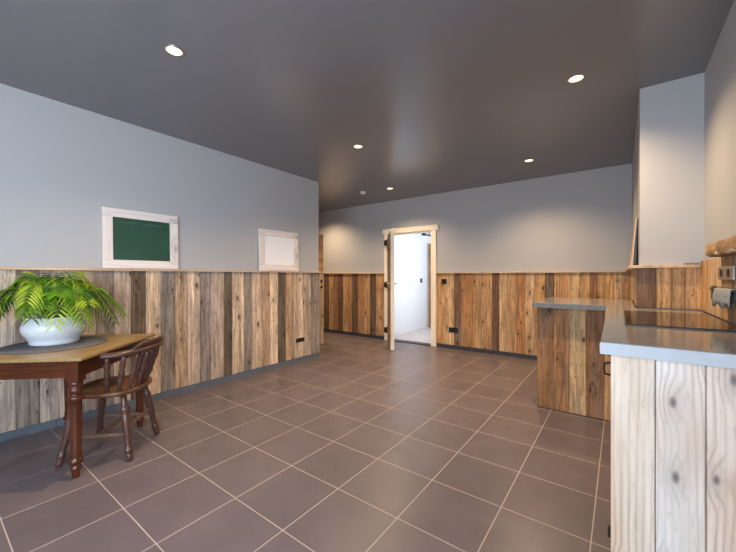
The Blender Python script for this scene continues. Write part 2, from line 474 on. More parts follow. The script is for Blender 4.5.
struct(sk.build('baseboard_left', M['skirting']), 'blue grey tile skirting under the left plank panelling', 'skirting')

# back wall panelling, left and right of the door
xcv = lambda px: on_y(px, YB - .022)
seqr = [(445, 'O'), (454, 'L'), (461, 'D'), (473, 'R'), (492, 'T'), (499, 'D'), (507, 'L'), (517, 'T'), (525, 'R'), (535, 'L'), (545, 'O'), (554, 'D'), (562, 'T'),
        (570, 'O'), (580, 'L'), (590, 'T'), (597, 'B'), (606, 'T'), (614, 'O'), (622, 'L')]
cr = cuts_from_px(xcv, 437.5, seqr); cr += [(cr[-1][1], XB, 'O')]
cr[0] = (DX1 + .075, cr[0][1], 'O')
mb = MB(); boards(mb, (0, YB, 0), (1, 0, 0), (0, -1, 0), warmer(cr), LZ0, LZ1)
p = mb.build('trim_2', M['planks']); struct(p, 'orange brown plank panelling on the back wall right of the doorway', 'wall panelling')
MB().obox((0, YB, 0), (0, -1, 0), (1, 0, 0), (0, 0, 1), 0, .05, DX1 + .09, XB, LZ1, LZ1 + .02, ch=.003).build('ledge', M['ledge'], p)
seql = [(329, 'D'), (333, 'T'), (338, 'B'), (343, 'D'), (348, 'T'), (352, 'R'), (358, 'D'), (364, 'R'), (370, 'T'), (376, 'D')]
c2 = cuts_from_px(xcv, 324, seql); c2 += [(c2[-1][1], DX0 - .09, 'T')]
c2 = filler(-6.14, c2[0][0], 'TBDR') + c2
mb = MB(); boards(mb, (0, YB, 0), (1, 0, 0), (0, -1, 0), warmer(c2), LZ0, LZ1)
p = mb.build('trim_3', M['planks']); struct(p, 'brown plank panelling on the back wall left of the doorway', 'wall panelling')
MB().obox((0, YB, 0), (0, -1, 0), (1, 0, 0), (0, 0, 1), 0, .05, -6.14, DX0 - .10, LZ1, LZ1 + .02, ch=.003).build('ledge', M['ledge'], p)
sk = MB(); sk.box(-6.14, DX0 - .10, YB - .018, YB, 0, .064); sk.box(DX1 + .10, XB, YB - .018, YB, 0, .064)
struct(sk.build('baseboard_back', M['darkskirt']), 'dark skirting along the foot of the back wall', 'skirting')

# boxed corner: planks on its front and left faces above the worktop, ledge
KZ = 1.288
mb = MB()
xk = lambda px: on_y(px, YF - .022)
boards(mb, (0, YF, 0), (1, 0, 0), (0, -1, 0), [(XB - .022, xk(656), 'Do'), (xk(656), xk(672), 'To'), (xk(672), xk(685), 'To'), (xk(685), XR - .0, 'O')], .99, KZ)
boards(mb, (XB, 0, 0), (0, 1, 0), (-1, 0, 0), [(3.33, 3.5, 'O'), (3.5, 3.68, 'T'), (3.68, 3.86, 'B'), (3.86, 4.05, 'O'), (4.05, 4.22, 'T'), (4.22, 4.40, 'L')], .99, KZ)
boards(mb, (XB, 0, 0), (0, 1, 0), (-1, 0, 0), [(4.41, 4.6, 'T'), (4.6, 4.8, 'O'), (4.8, 5.0, 'T'), (5.0, 5.2, 'O'), (5.2, 5.44, 'T')], .0, KZ)
p = mb.build('trim_4', M['planks']); struct(p, 'plank panelling round the boxed wall corner above the worktop', 'wall panelling')
lg = MB().prism([(XB - .07, YF - .06), (XR - .03, YF - .06), (XR - .03, YF), (XB, YF), (XB, YB - .05), (XB - .07, YB - .05)], KZ, KZ + .02, .003)
lg.build('ledge', M['ledge'], p)
# right wall wood above the worktop
mb = MB()
boards(mb, (XR, 0, 0), (0, 1, 0), (-1, 0, 0), [(1.56, 1.9, 'T'), (1.9, 2.3, 'O'), (2.3, 2.72, 'To'), (2.72, 3.07, 'Lo'), (3.07, YF - .026, 'O')], .99, 1.334)
struct(mb.build('trim_5', M['planks']), 'tan plank panelling on the right wall behind the hob', 'wall panelling')

# clad stub in the recess beyond the end of the left wall
mb = MB()
boards(mb, (-4.36, 0, 0), (0, 1, 0), (1, 0, 0), [(3.73, 3.9, 'T'), (3.9, 4.08, 'B'), (4.08, 4.25, 'L'), (4.25, 4.37, 'P'), (4.37, 4.49, 'L')], 0, 1.275)
mb.box(-4.44, -4.361, 3.73, 4.485, 0, 1.27, T['B'])
p = mb.build('trim_6', M['planks']); struct(p, 'low plank-clad stub wall just past the end of the left wall', 'wall panelling')
MB().box(-4.45, -4.32, 3.73, 4.50, 1.276, 1.294, ch=.003).build('ledge', M['ledge'], p)
d2 = empty('door_2', (-4.475, 4.60, 0)); struct(d2, 'edge of a wooden door standing open beyond the left wall', 'door')
MB().box(-.03, .02, -.66, .0, .008, 2.0, srgb(226, 178, 128)).build('door_leaf', M['planks'], d2)

# ------------------------------------------------------------------ doorway with the open plank door
d1 = empty('door_1', (DX0, YB, 0)); struct(d1, 'open plank door and pale pine casing in the back wall', 'door')
cs = MB()
W = DX1 - DX0
U, V, N = (1, 0, 0), (0, 0, 1), (0, -1, 0)
cs.obox((0, 0, 0), U, V, N, -.09, 0, 0, DZ, 0, .03, rnd=(3, 1, 0), ch=.003)
cs.obox((0, 0, 0), U, V, N, W, W + .09, 0, DZ, 0, .03, rnd=(7, 2, 0), ch=.003)
cs.obox((0, 0, 0), (0, 0, 1), (1, 0, 0), N, DZ, DZ + .09, -.12, W + .13, 0, .04, rnd=(1, 8, 0), ch=.003)
cs.obox((0, 0, 0), U, V, N, 0.0, .02, 0, DZ, -.12, 0, rnd=(3, 1, 0)); cs.obox((0, 0, 0), U, V, N, W - .02, W, 0, DZ, -.12, 0, rnd=(3, 1, 0))
cs.obox((0, 0, 0), U, V, N, .02, W - .02, DZ - .02, DZ, -.12, 0, rnd=(3, 1, 0))
cs.build('door_frame', M['pale'], d1)
MB().box(.02, W - .02, -.035, .13, 0, .012).build('threshold', M['threshold'], d1)
# leaf: local +x along the leaf from the hinge, thickness to -y
hx, hy = -3.535, YB - .05
ex, ey = -2.985, 4.70
ang = math.atan2(ey - hy, ex - hx); LL = .88
lf = MB(); n = 5
for k in range(n):
    lf.obox((0, 0, 0), (1, 0, 0), (0, 0, 1), (0, 1, 0), k * LL / n + .001, (k + 1) * LL / n - .001, .012, 2.0, -.02, .02, jitter(T['BRTRO'[k]]), (k * 3.3, k * 1.7, 1), ch=.002)
leaf = lf.build('door_leaf', M['planks'], d1); leaf.location = (hx - DX0, hy - YB, 0); leaf.rotation_euler = (0, 0, ang)
MB().obox((0, 0, 0), (0, 1, 0), (0, 0, 1), (1, 0, 0), -.034, .026, .012, 2.0, LL, LL + .016, rnd=(5, 5, 5), ch=.003).build('edge_board', M['pale'], leaf)
bt = MB()
for z in (.25, 1.0, 1.75): bt.obox((0, 0, 0), (0, 0, 1), (1, 0, 0), (0, -1, 0), z - .05, z + .05, .06, LL - .06, .021, .035, T['R'], (z * 9, 2, 1), ch=.003)
bt.build('batten', M['planks'], leaf)
for z in (.20, 1.06, 1.86):
    h = MB()
    h.obox((0, 0, 0), (1, 0, 0), (0, 0, 1), (0, -1, 0), .0, .10, z - .025, z + .025, .036, .044, ch=.002)
    h.lathe((-.012, -.035, z - .06), (-.012, -.035, z + .06), [(0, .012), (.12, .012)], 12)
    h.obox((-.012, -.03, 0), (-math.cos(ang), math.sin(ang), 0), (0, 0, 1), (-math.sin(ang), -math.cos(ang), 0), .0, .06, z - .05, z + .05, -.005, .012, ch=.002)
    h.build('hinge', M['iron'], leaf)
hd = MB()
for s in (1, -1):
    hd.obox((0, 0, 0), (1, 0, 0), (0, 0, 1), (0, s, 0), LL - .085, LL - .045, 1.0, 1.18, .02, .028, ch=.002)
    hd.lathe((LL - .065, s * .028, 1.10), (LL - .065, s * .075, 1.10), [(0, .011), (.047, .009)], 12)
    hd.tube([(LL - .06, s * .07, 1.10), (LL - .12, s * .074, 1.10), (LL - .18, s * .072, 1.098)], .0095)
hd.build('door_handle', M['chrome'], leaf)

# ------------------------------------------------------------------ passage seen through the doorway
PX0, PX1, PY1, PZ = -3.74, -2.25, 7.45, 2.4
sbox('floor_passage', PX0 - .1, PX1 + .1, 5.46, PY1 + .1, -.1, .0, M['passfloor'], 'pale grey floor boards of the passage beyond the door', 'floor')
sbox('wall_passage_left', PX0 - .1, PX0, YB + .12, PY1, 0, PZ, M['white_wall'], 'bright white wall seen through the open doorway', 'wall')
sbox('wall_passage_end', PX0 - .1, PX1 + .1, PY1, PY1 + .1, 0, PZ, M['white_wall'], 'white end wall of the passage', 'wall')
b = MB(); b.box(PX1, PX1 + .1, YB + .12, 5.9, 0, PZ); b.box(PX1, PX1 + .1, 7.1, PY1, 0, PZ); b.box(PX1, PX1 + .1, 5.9, 7.1, 0, .75); b.box(PX1, PX1 + .1, 5.9, 7.1, 2.25, PZ)
struct(b.build('wall_passage_right', M['white_wall']), 'white passage wall with a window hidden behind the back wall', 'wall')
sbox('ceiling_passage', PX0 - .1, PX1 + .1, YB + .12, PY1 + .1, PZ, PZ + .1, M['white_wall'], 'white ceiling of the passage', 'ceiling')
b = MB(); b.box(PX0, DX0 - .001, YB + .12, YB + .13, 0, PZ); b.box(DX1 + .001, PX1, YB + .12, YB + .13, 0, PZ); b.box(DX0 - .001, DX1 + .001, YB + .12, YB + .13, DZ, PZ)
struct(b.build('wall_passage_near', M['white_wall']), 'white passage side of the back wall', 'wall')
sd = empty('passage_door', (-3.695, PY1 - .025, 0)); tag(sd, 'brown plank door glimpsed at the far end of the white passage', 'door')
m_ = MB()
for k in range(5): m_.obox((0, 0, 0), (1, 0, 0), (0, 0, 1), (0, -1, 0), k * .17, k * .17 + .168, .005, 2.0, -.02, .02, jitter(T['R']), (k * 4.1, k, 2), ch=.002)
m_.build('door_leaf', M['planks'], sd)
tl = empty('track_light', (-3.50, 6.98, PZ)); tag(tl, 'black ceiling spotlight bar seen through the top of the doorway', 'ceiling light')
m_ = MB(); m_.tube([(0, -.22, -.245), (0, .30, -.245)], .017, 12); m_.build('bar', M['iron'], tl)
m_ = MB(); m_.lathe((0, -.25, -.245), (0, -.13, -.245), [(0, .0), (.004, .03), (.11, .034), (.12, .02)], 16); m_.build('spot_head', M['iron'], tl)
m_ = MB(); m_.tube([(0, .1, -.23), (0, .1, 0)], .008, 8); m_.lathe((0, .1, 0), (0, .1, -1), [(0, .04), (.015, .038), (.016, 0)], 16); m_.build('stem', M['iron'], tl)

# ------------------------------------------------------------------ ceiling spotlights and smoke detector
def downlight(x, y, label, first=[None]):
    t = empty('ceiling_spotlight', (x, y, CZ)); tag(t, label, 'ceiling light', 'recessed ceiling spotlights')
    if first[0] is None:
        b1 = MB().lathe((0, 0, 0), (0, 0, -1), [(0, .056), (.004, .056), (.006, .053), (.006, .046), (.001, .045), (0, .045)], 28).build('trim_ring', M['chrome'], t)
        b2 = MB().lathe((0, 0, 0), (0, 0, -1), [(0, .045), (.003, .045), (.005, .03), (.0055, 0)], 24).build('lens', M['lamp'], t)
        first[0] = (b1, b2)
    else:
        for q in first[0]:
            c = q.copy(); C.objects.link(c); c.parent = t
    d = bpy.data.lights.new('lamp_light', 'SPOT'); d.energy = LAMP_W; d.color = LAMP_COL; d.spot_size = R_(138); d.spot_blend = .9; d.shadow_soft_size = .035
    o = bpy.data.objects.new('lamp_light', d); C.objects.link(o); o.parent = t; o.location = (0, 0, -.012)
    return t
downlight(-2.274, 1.0, 'lit recessed spotlight nearest the left wall, above the chalkboard side')
downlight(-.258, 2.875, 'lit recessed spotlight nearest the boxed wall corner on the right')
downlight(-2.326, 2.95, 'lit recessed spotlight in mid ceiling, level with the end of the left wall')
downlight(-.908, 4.567, 'lit recessed spotlight near the back wall, right of the doorway')
downlight(-3.02, 4.672, 'lit recessed spotlight near the back wall, in front of the doorway beside the smoke detector')
downlight(-4.96, 4.85, 'recessed spotlight in the recess hidden past the left wall')
sm = empty('smoke_detector', (-3.52, 4.60, CZ)); tag(sm, 'small white smoke detector on the ceiling before the doorway', 'smoke detector')
MB().lathe((0, 0, 0), (0, 0, -1), [(0, .052), (.012, .052), (.016, .046), (.03, .042), (.036, .03), (.037, 0)], 28).build('housing', M['plastic_white'], sm)
MB().lathe((0, 0, -.036), (0, 0, -.042), [(0, .012), (.005, .010), (.006, 0)], 16).build('button', M['slate'], sm)

# ------------------------------------------------------------------ sockets and switches
def plate(name, o, U, N, w_, h_, n, label, cat, kind='socket', mat='black'):
    t = empty(name, o); tag(t, label, cat)
    V = (0, 0, 1)
    MB().obox((0, 0, 0), U, V, N, -w_ / 2, w_ / 2, -h_ / 2, h_ / 2, 0, .010, ch=.003).build('cover_plate', M[mat], t)
    for k in range(n):
        u = (k - (n - 1) / 2) * w_ / n
        c = Vector(U) * u
        if kind == 'socket':
            MB().lathe(c + Vector(N) * .010, c + Vector(N) * .02, [(0, .0215), (.002, .0215), (.0025, .019), (.0006, .018), (.0006, 0)], 20).build('socket_well', M['black'], t)
        else:
            MB().obox(c, U, V, N, -w_ / n * .36, w_ / n * .36, -h_ * .36, h_ * .36, .010, .014, ch=.0015).build('rocker', M['black'], t)
    return t
plate('wall_socket', (XL + .024, 3.325, .315), (0, 1, 0), (1, 0, 0), .155, .055, 2, 'black double socket low on the left plank panelling', 'socket')
plate('light_switch', (-2.42, YB - .024, 1.135), (1, 0, 0), (0, -1, 0), .085, .085, 2, 'black double light switch on the planks just right of the doorway', 'switch', 'switch')
plate('wall_socket', (-2.255, YB - .024, .32), (1, 0, 0), (0, -1, 0), .155, .085, 2, 'black double socket low on the back wall planks right of the doorway', 'socket')
for k, (z, nm) in enumerate(((1.135, 'upper round black push switch on the stub wall past the left wall'), (1.025, 'lower round black push switch on the stub wall past the left wall'))):
    t = empty('push_switch', (-4.336, 4.43, z)); tag(t, nm, 'switch', 'round black push switches')
    MB().lathe((0, 0, 0), (1, 0, 0), [(0, .026), (.006, .026), (.008, .022)], 18).build('switch_body', M['black'], t)
    MB().lathe((.008, 0, 0), (1, 0, 0), [(0, .013), (.005, .012), (.006, 0)], 16).build('button', M['iron'], t)
plate('light_switch', (PX0 + .001, 7.12, 1.12), (0, 1, 0), (1, 0, 0), .085, .1, 1, 'dark light switch on the white passage wall beyond the doorway', 'switch', 'switch')

# ------------------------------------------------------------------ framed boards on the ledge
def framed(name, y0, y1, z0, z1, fw, label, cat, inner, text=False):
    W_, H_ = y1 - y0, z1 - z0
    t = empty(name, (XL + .022, y0, z0)); tag(t, label, cat)
    t.rotation_euler = (0, R_(-1.6), 0)
    fr = MB(); U, V, N = (0, 1, 0), (0, 0, 1), (1, 0, 0)
    fr.obox((0, 0, 0), V, U, N, 0, fw, 0, W_, 0, .022, rnd=(2, 3, 1), ch=.003)
    fr.obox((0, 0, 0), V, U, N, H_ - fw, H_, 0, W_, 0, .022, rnd=(5, 1, 1), ch=.003)
    fr.obox((0, 0, 0), U, V, N, 0, fw, fw, H_ - fw, 0, .022, rnd=(8, 2, 1), ch=.003)
    fr.obox((0, 0, 0), U, V, N, W_ - fw, W_, fw, H_ - fw, 0, .022, rnd=(1, 9, 1), ch=.003)
    f = fr.build('frame', M['whiteframe'], t)
    MB().obox((0, 0, 0), U, V, N, fw - .004, W_ - fw + .004, fw - .004, H_ - fw + .004, .003, .009).build('board_panel', inner, t)
    if text:
        r2 = random.Random(11); ch = MB()
        for a, c in ((.07, .21), (.25, .42)):
            pts = []; y = fw + a
            k = 0
            while y < fw + c:
                pts.append((.0102, y, H_ - fw - .045 + (.013 if k % 2 else -.008) * r2.uniform(.4, 1.3))); y += r2.uniform(.006, .013); k += 1
            ch.tube(pts, .0013, 5, up=(1, 0, 0))
        ch.build('chalk_writing', M['chalk'], t)
    return t
framed('chalkboard', 1.012, 1.652, 1.297, 1.842, .078, 'green chalkboard in a whitewashed wooden frame on the left wall ledge', 'chalkboard', M['chalkboard'], True)
framed('whiteboard', 2.635, 3.285, 1.297, 1.832, .08, 'white dry-erase board in a whitewashed frame near the end of the left wall', 'whiteboard', M['whiteboard'])

# ------------------------------------------------------------------ kitchen: counter, peninsula, worktop, hob
WZ = .985
kc = empty('kitchen_counter', (-.03, 1.555, 0)); tag(kc, 'kitchen counter along the right wall with whitewashed plank end panel', 'counter')
ox, oy = -.03, 1.555
MB().box(.012, XR - .002 - ox, .03, 3.50 - oy - .1 - .08, .0, WZ - .046).build('carcass', M['shadowgap'], kc)
mb = MB()
# whitewashed boards of the end panel
wx = lambda px: on_y(px, oy) - ox
for (a, c, tn) in ((0, wx(655.3), srgb(242, 226, 206)), (wx(655.3), wx(706.3), srgb(242, 234, 224)), (wx(706.3), XR - ox - .001, srgb(238, 218, 200))):
    mb.obox((0, 0, 0), (1, 0, 0), (0, 0, 1), (0, -1, 0), a + .0014, c - .0014, .004, WZ - .047, -.022, 0, tn, (rng.uniform(0, 40), rng.uniform(0, 40), 3), ch=.003)
mb.build('end_panel', M['whitewash'], kc)
yy = .03
for k in range(3):
    w_ = .55; dd = MB().obox((.012, 0, 0), (0, 1, 0), (0, 0, 1), (-1, 0, 0), yy + .003, yy + w_ - .003, .09, WZ - .06, 0, .011, jitter(T['RBT'[k]]), (k * 5, k * 3, 1), ch=.002).build('cabinet_door', M['planks'], kc)
    hh = MB()
    if k == 0:
        hh.tube([(.003, .045, .848), (-.017, .045, .851), (-.021, .045, .872), (-.017, .045, .893), (.003, .045, .896)], .004, 8, up=(0, 1, 0))
    else:
        hh.tube([(.003, yy + .05, .81), (-.024, yy + .05, .813), (-.024, yy + .05, .863), (.003, yy + .05, .866)], .004, 8, up=(0, 1, 0))
    hh.build('door_pull', M['iron'], dd)
    yy += w_
MB().box(-.008, .004, .034, .052, .232, .268).build('hinge', M['iron'], kc)

pn = empty('peninsula_cabinet', (-.63, 3.52, 0)); tag(pn, 'plank-clad peninsula cabinet standing before the boxed wall corner', 'cabinet')
px_, py_ = -.63, 3.52
MB().box(.022, XB - .024 - px_, .024, .84, 0.004, WZ - .046).build('carcass', M['shadowgap'], pn)
mb = MB(); pc = lambda px: on_y(px, py_ - .02) - px_
for (a, c, tn) in ((.0, pc(553), 'Bo'), (pc(553), pc(569), 'Ro'), (pc(569), pc(586), 'Lo'), (pc(586), pc(604), 'Bo'), (pc(604), XB - px_ - .002, 'To')):
    mb.obox((0, 0, 0), (1, 0, 0), (0, 0, 1), (0, -1, 0), a + .001, c - .001, .004, WZ - .047, -.022, 0, jitter(T[tn]), (rng.uniform(0, 40), rng.uniform(0, 40), 3), ch=.0025)
mb.build('front_panel', M['planks'], pn)
mb = MB()
for (a, c, tn) in ((.024, .22, 'L'), (.22, .42, 'T'), (.42, .63, 'B'), (.63, .84, 'T')):
    mb.obox((0, 0, 0), (0, 1, 0), (0, 0, 1), (-1, 0, 0), a + .001, c - .001, .004, WZ - .047, -.022, 0, jitter(T[tn]), (rng.uniform(0, 40), rng.uniform(0, 40), 3), ch=.0025)
mb.build('side_panel', M['planks'], pn)

wt = MB().prism([(-.058, 1.53), (XR - .024, 1.53), (XR - .024, YF - .024), (XB - .024, YF - .024), (XB - .024, 4.40), (-.65, 4.40), (-.65, 3.43), (-.095, 3.43), (-.07, 2.3)], WZ - .045, WZ, .004)
wt = wt.build('worktop', M['worktop']); tag(wt, 'grey stone worktop running from the near counter round onto the peninsula', 'worktop')

eb = MB(); eb_shaded = MB(); WE = [(XR - .024, 1.53), (-.058, 1.53), (-.07, 2.3), (-.095, 3.43), (-.65, 3.43), (-.65, 4.40)]
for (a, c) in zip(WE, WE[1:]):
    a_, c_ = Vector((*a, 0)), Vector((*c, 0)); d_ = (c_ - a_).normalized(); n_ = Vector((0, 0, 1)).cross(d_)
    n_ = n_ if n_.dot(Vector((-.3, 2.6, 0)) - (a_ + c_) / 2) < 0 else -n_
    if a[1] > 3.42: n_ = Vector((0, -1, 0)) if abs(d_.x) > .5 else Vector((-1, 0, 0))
    (eb_shaded if a[1] > 2.0 else eb).obox(a_, d_, (0, 0, 1), n_, -.003, (c_ - a_).length + .003, WZ - .0455, WZ - .003, 0, .003)
eb.build('edge_band', M['edgeband'], wt); eb_shaded.build('edge_band', M['slate'], wt)  # same band, darker on the far pieces: daylight falloff put into its colour
hb = empty('hob', (.018, 2.12, WZ)); tag(hb, 'black glass hob set into the grey worktop by the right wall', 'hob')
MB().box(0, .42, 0, .82, .0005, .007, ch=.002).build('glass_plate', M['hob'], hb)
zones = MB
for (x, y, r) in ((.12, .2, .08), (.30, .2, .065), (.12, .6, .065), (.30, .6, .08)):
    MB().lathe((x, y, .0066), (x, y, 1), [(0, r), (.0006, r), (.0006, r - .003), (.0, r - .003)], 32).build('cooking_zone', M['slate'], hb)
MB().obox((0, 0, 0), (1, 0, 0), (0, 0, 1), (0, -1, 0), 0, .42, .0005, .008, .0005, .004).build('front_trim', M['iron'], hb)

# live-edge shelf, little tray, chrome socket, towel on its rail
sh = empty('wall_shelf', (XR, 1.62, 1.335)); tag(sh, 'thick live-edge wooden shelf on the right wall above the hob', 'shelf')
b1 = MB(); r3 = random.Random(3); NS = 60
ys = [k * 1.10 / NS for k in range(NS + 1)]
fr_ = [.082 + .004 * math.sin(k * .33) + .001 * math.sin(k * .9 + 1) for k in range(NS + 1)]
rings = [[b1.v(q, grain=(q[0] * .6 + q[2], q[1], 0)) for q in ((0, y, .0), (-f_ + .016, y, .0), (-f_ + .004, y, .012), (-f_, y, .03), (-f_ + .001, y, .066), (0, y, .070))] for y, f_ in zip(ys, fr_)]
for i in range(NS):
    for k in range(6):
        j = (k + 1) % 6; b1.f([rings[i][k], rings[i][j], rings[i + 1][j], rings[i + 1][k]])
b1.f(rings[0]); b1.f(rings[-1][::-1])
b1.build('shelf_board', M['slab'], sh)
b2 = MB()
for (y0, y1) in ((.50, .70), (.80, .88)):
    pts = [(-.074 - .006 * math.sin(y * 18), y, .006 + .003 * math.sin(y * 47)) for y in [y0 + (y1 - y0) * k / 10 for k in range(11)]]
    b2.tube(pts, lambda t: .009 * math.sin(PI * min(max(t, .08), .92)) + .002, 7)
b2.build('bark_edge', M['bark'], sh)
tag(MB().prism([(.365, YF - .058), (.444, YF - .058), (.444, YF - .006), (.365, YF - .006)], KZ + .0205, KZ + .031, .002).build('slate_coaster', M['slate']),
    'small flat grey slate piece in the corner of the ledge under the shelf', 'coaster')
so = plate('wall_socket', (XR - .024, 2.56, 1.243), (0, 1, 0), (-1, 0, 0), .30, .07, 2, 'chrome-framed double socket on the right wall under the shelf', 'socket', 'socket', 'chrome')
rail = empty('towel_rail', (XR - .022, 2.55, 1.152)); tag(rail, 'black towel rail on the right wall behind the hob', 'rail')
m_ = MB(); m_.box(-.009, 0, -.38, .36, -.062, .016, ch=.002); m_.build('back_plate', M['black'], rail)
m_ = MB(); m_.tube([(-.032, -.33, 0), (-.032, .20, 0)], .008, 12); m_.build('bar', M['iron'], rail)
for y in (-.31, .17):
    m_ = MB(); m_.box(-.032, -.008, y - .008, y + .008, -.006, .006); m_.build('bracket', M['iron'], rail)
tw = MB(); r5 = random.Random(5); ny = 22
prof = [(-.0165, -.07), (-.018, -.04), (-.020, -.015), (-.0215, .004), (-.026, .0115), (-.032, .0135), (-.039, .0115), (-.0445, .003), (-.048, -.02), (-.050, -.045), (-.051, -.074)]
rows = []
for k in range(ny + 1):
    y = -.29 + .33 * k / ny
    wob = .004 * math.sin(k * 1.35) + .002 * math.sin(k * 2.9 + 1)
    dl = .012 * math.sin(k * .55) + r5.uniform(-.003, .003)
    rows.append([tw.v((x + (wob if i > 7 else 0), y, z + (dl if i in (0, len(prof) - 1) else 0))) for i, (x, z) in enumerate(prof)])
for k in range(ny):
    for i in range(len(prof) - 1): tw.f([rows[k][i], rows[k][i + 1], rows[k + 1][i + 1], rows[k + 1][i]], True)
to = tw.build('towel', M['towel'], None, (XR - .022, 2.55, 1.152))
sm_ = to.modifiers.new('thickness', 'SOLIDIFY'); sm_.thickness = .003; sm_.offset = 0
tag(to, 'grey green cloth towel draped over the black rail', 'towel')

# live-edge board leaning on the ledge against the side of the boxed corner
lb = empty('leaning_board', (XB - .001, 3.60, KZ + .0205)); tag(lb, 'slim live-edge wooden board leaning on the ledge beside the boxed corner', 'board')
b1 = MB(); H_ = .42
out = [(0, 0), (.46, 0), (.47, .12), (.44, .26), (.40, .36), (.30, H_), (.06, H_ - .01), (.0, .40), (.0, .2)]
A = [b1.v((-.050 + .038 * z / H_, y, z), grain=(y, z, 0)) for y, z in out]
B = [b1.v((-.036 + .030 * z / H_, y, z), grain=(y, z, .02)) for y, z in out]
b1.f(A); b1.f(B[::-1])
for k in range(len(out)):
    j = (k + 1) % len(out); b1.f([A[k], B[k], B[j], A[j]])
b1.build('board_panel', M['ledge'], lb)
b2 = MB(); A = [b2.v((-.0355 + .030 * z / H_, y, z)) for y, z in out]; B = [b2.v((-.012 + .010 * z / H_, y, z)) for y, z in out]  # black wedge stands for the shade in the gap behind the board
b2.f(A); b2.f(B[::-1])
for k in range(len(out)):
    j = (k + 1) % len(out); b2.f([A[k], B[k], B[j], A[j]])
b2.build('gap_shade', M['black'], lb)

# ------------------------------------------------------------------ table
e1 = Vector((-.68, .733, 0)).normalized()
TX, TY = -2.55, .60
trot = math.atan2(e1.y, e1.x)     # local +x along e1 (near corner to far corner), local +y along e2
tb = empty('side_table', (TX, TY, 0), trot); tag(tb, 'small old mahogany table with turned legs set cornerwise by the left wall', 'table')
TW, TL, TZ = .87, .70, .745
tp = MB(); tp.obox((0, 0, 0), (0, 1, 0), (1, 0, 0), (0, 0, -1), 0, TL, 0, TW, -TZ, -TZ + .02)
o = tp.build('tabletop', M['tabletop'], tb); bv = o.modifiers.new('edge', 'BEVEL'); bv.width = .004; bv.segments = 3
ap = MB()
i0 = .055
ap.obox((0, 0, 0), (0, 0, 1), (1, 0, 0), (0, 1, 0), .615, TZ - .02, i0 + .03, TW - i0 - .03, i0, i0 + .022)
ap.obox((0, 0, 0), (0, 0, 1), (1, 0, 0), (0, 1, 0), .615, TZ - .02, i0 + .03, TW - i0 - .03, TL - i0 - .022, TL - i0)
ap.obox((0, 0, 0), (0, 0, 1), (0, 1, 0), (1, 0, 0), .615, TZ - .02, i0 + .03, TL - i0 - .03, i0, i0 + .022)
ap.obox((0, 0, 0), (0, 0, 1), (0, 1, 0), (1, 0, 0), .615, TZ - .02, i0 + .03, TL - i0 - .03, TW - i0 - .022, TW - i0)
ap.build('apron', M['mahogany'], tb)
lprof = [(0, .014), (.004, .018), (.03, .020), (.05, .024), (.058, .030), (.066, .030), (.072, .022), (.082, .022), (.09, .034), (.102, .036), (.112, .034), (.118, .026), (.13, .030),
         (.16, .026), (.30, .030), (.42, .032), (.47, .030), (.475, .040), (.487, .042), (.497, .039), (.502, .031), (.515, .029), (.525, .037), (.538, .039), (.548, .034), (.556, .028), (.565, .034), (.58, .036), (.59, .030)]
lg = MB().lathe((0, 0, 0), (0, 0, 1), lprof, 24)
lg.box(-.034, .034, -.034, .034, .588, TZ - .0205)
leg0 = None
for (x, y) in ((.085, .085), (TW - .085, .085), (.085, TL - .085), (TW - .085, TL - .085)):
    if leg0 is None: leg0 = lg.build('leg', M['mahogany'], tb); q = leg0
    else: q = leg0.copy(); C.objects.link(q); q.parent = tb
    q.location = (x, y, 0)

# round felt mat, pot, palm
MX, MY = -3.175, .612
mp = MB().lathe((0, 0, 0), (0, 0, 1), [(0, .285), (.002, .290), (.006, .290), (.0085, .284), (.0085, .2), (.0085, .1), (.0085, 0)], 56)
o = mp.build('round_mat', M['mat'], None, (MX, MY, TZ + .0005)); tag(o, 'round dark grey felt mat on the table under the flowerpot', 'mat')
PXc, PYc, PZc = -3.215, .612, TZ + .0095
pot = empty('flower_pot', (PXc, PYc, PZc)); tag(pot, 'bulbous white ceramic flowerpot on the grey mat holding the palm', 'flowerpot')
pprof = [(0, .124), (.006, .133), (.016, .136), (.026, .135), (.045, .146), (.068, .162), (.09, .173), (.112, .177), (.134, .173), (.152, .165), (.166, .158), (.178, .155), (.190, .156), (.193, .152), (.192, .147),
         (.18, .145), (.16, .154), (.14, .162), (.135, .1), (.135, 0)]
MB().lathe((0, 0, 0), (0, 0, 1), pprof, 48).build('pot_body', M['ceramic'], pot)
MB().lathe((0, 0, .136), (0, 0, 1), [(0, .150), (.03, .138), (.042, .11), (.046, .06), (.048, 0)], 30).build('soil', M['soil'], pot)

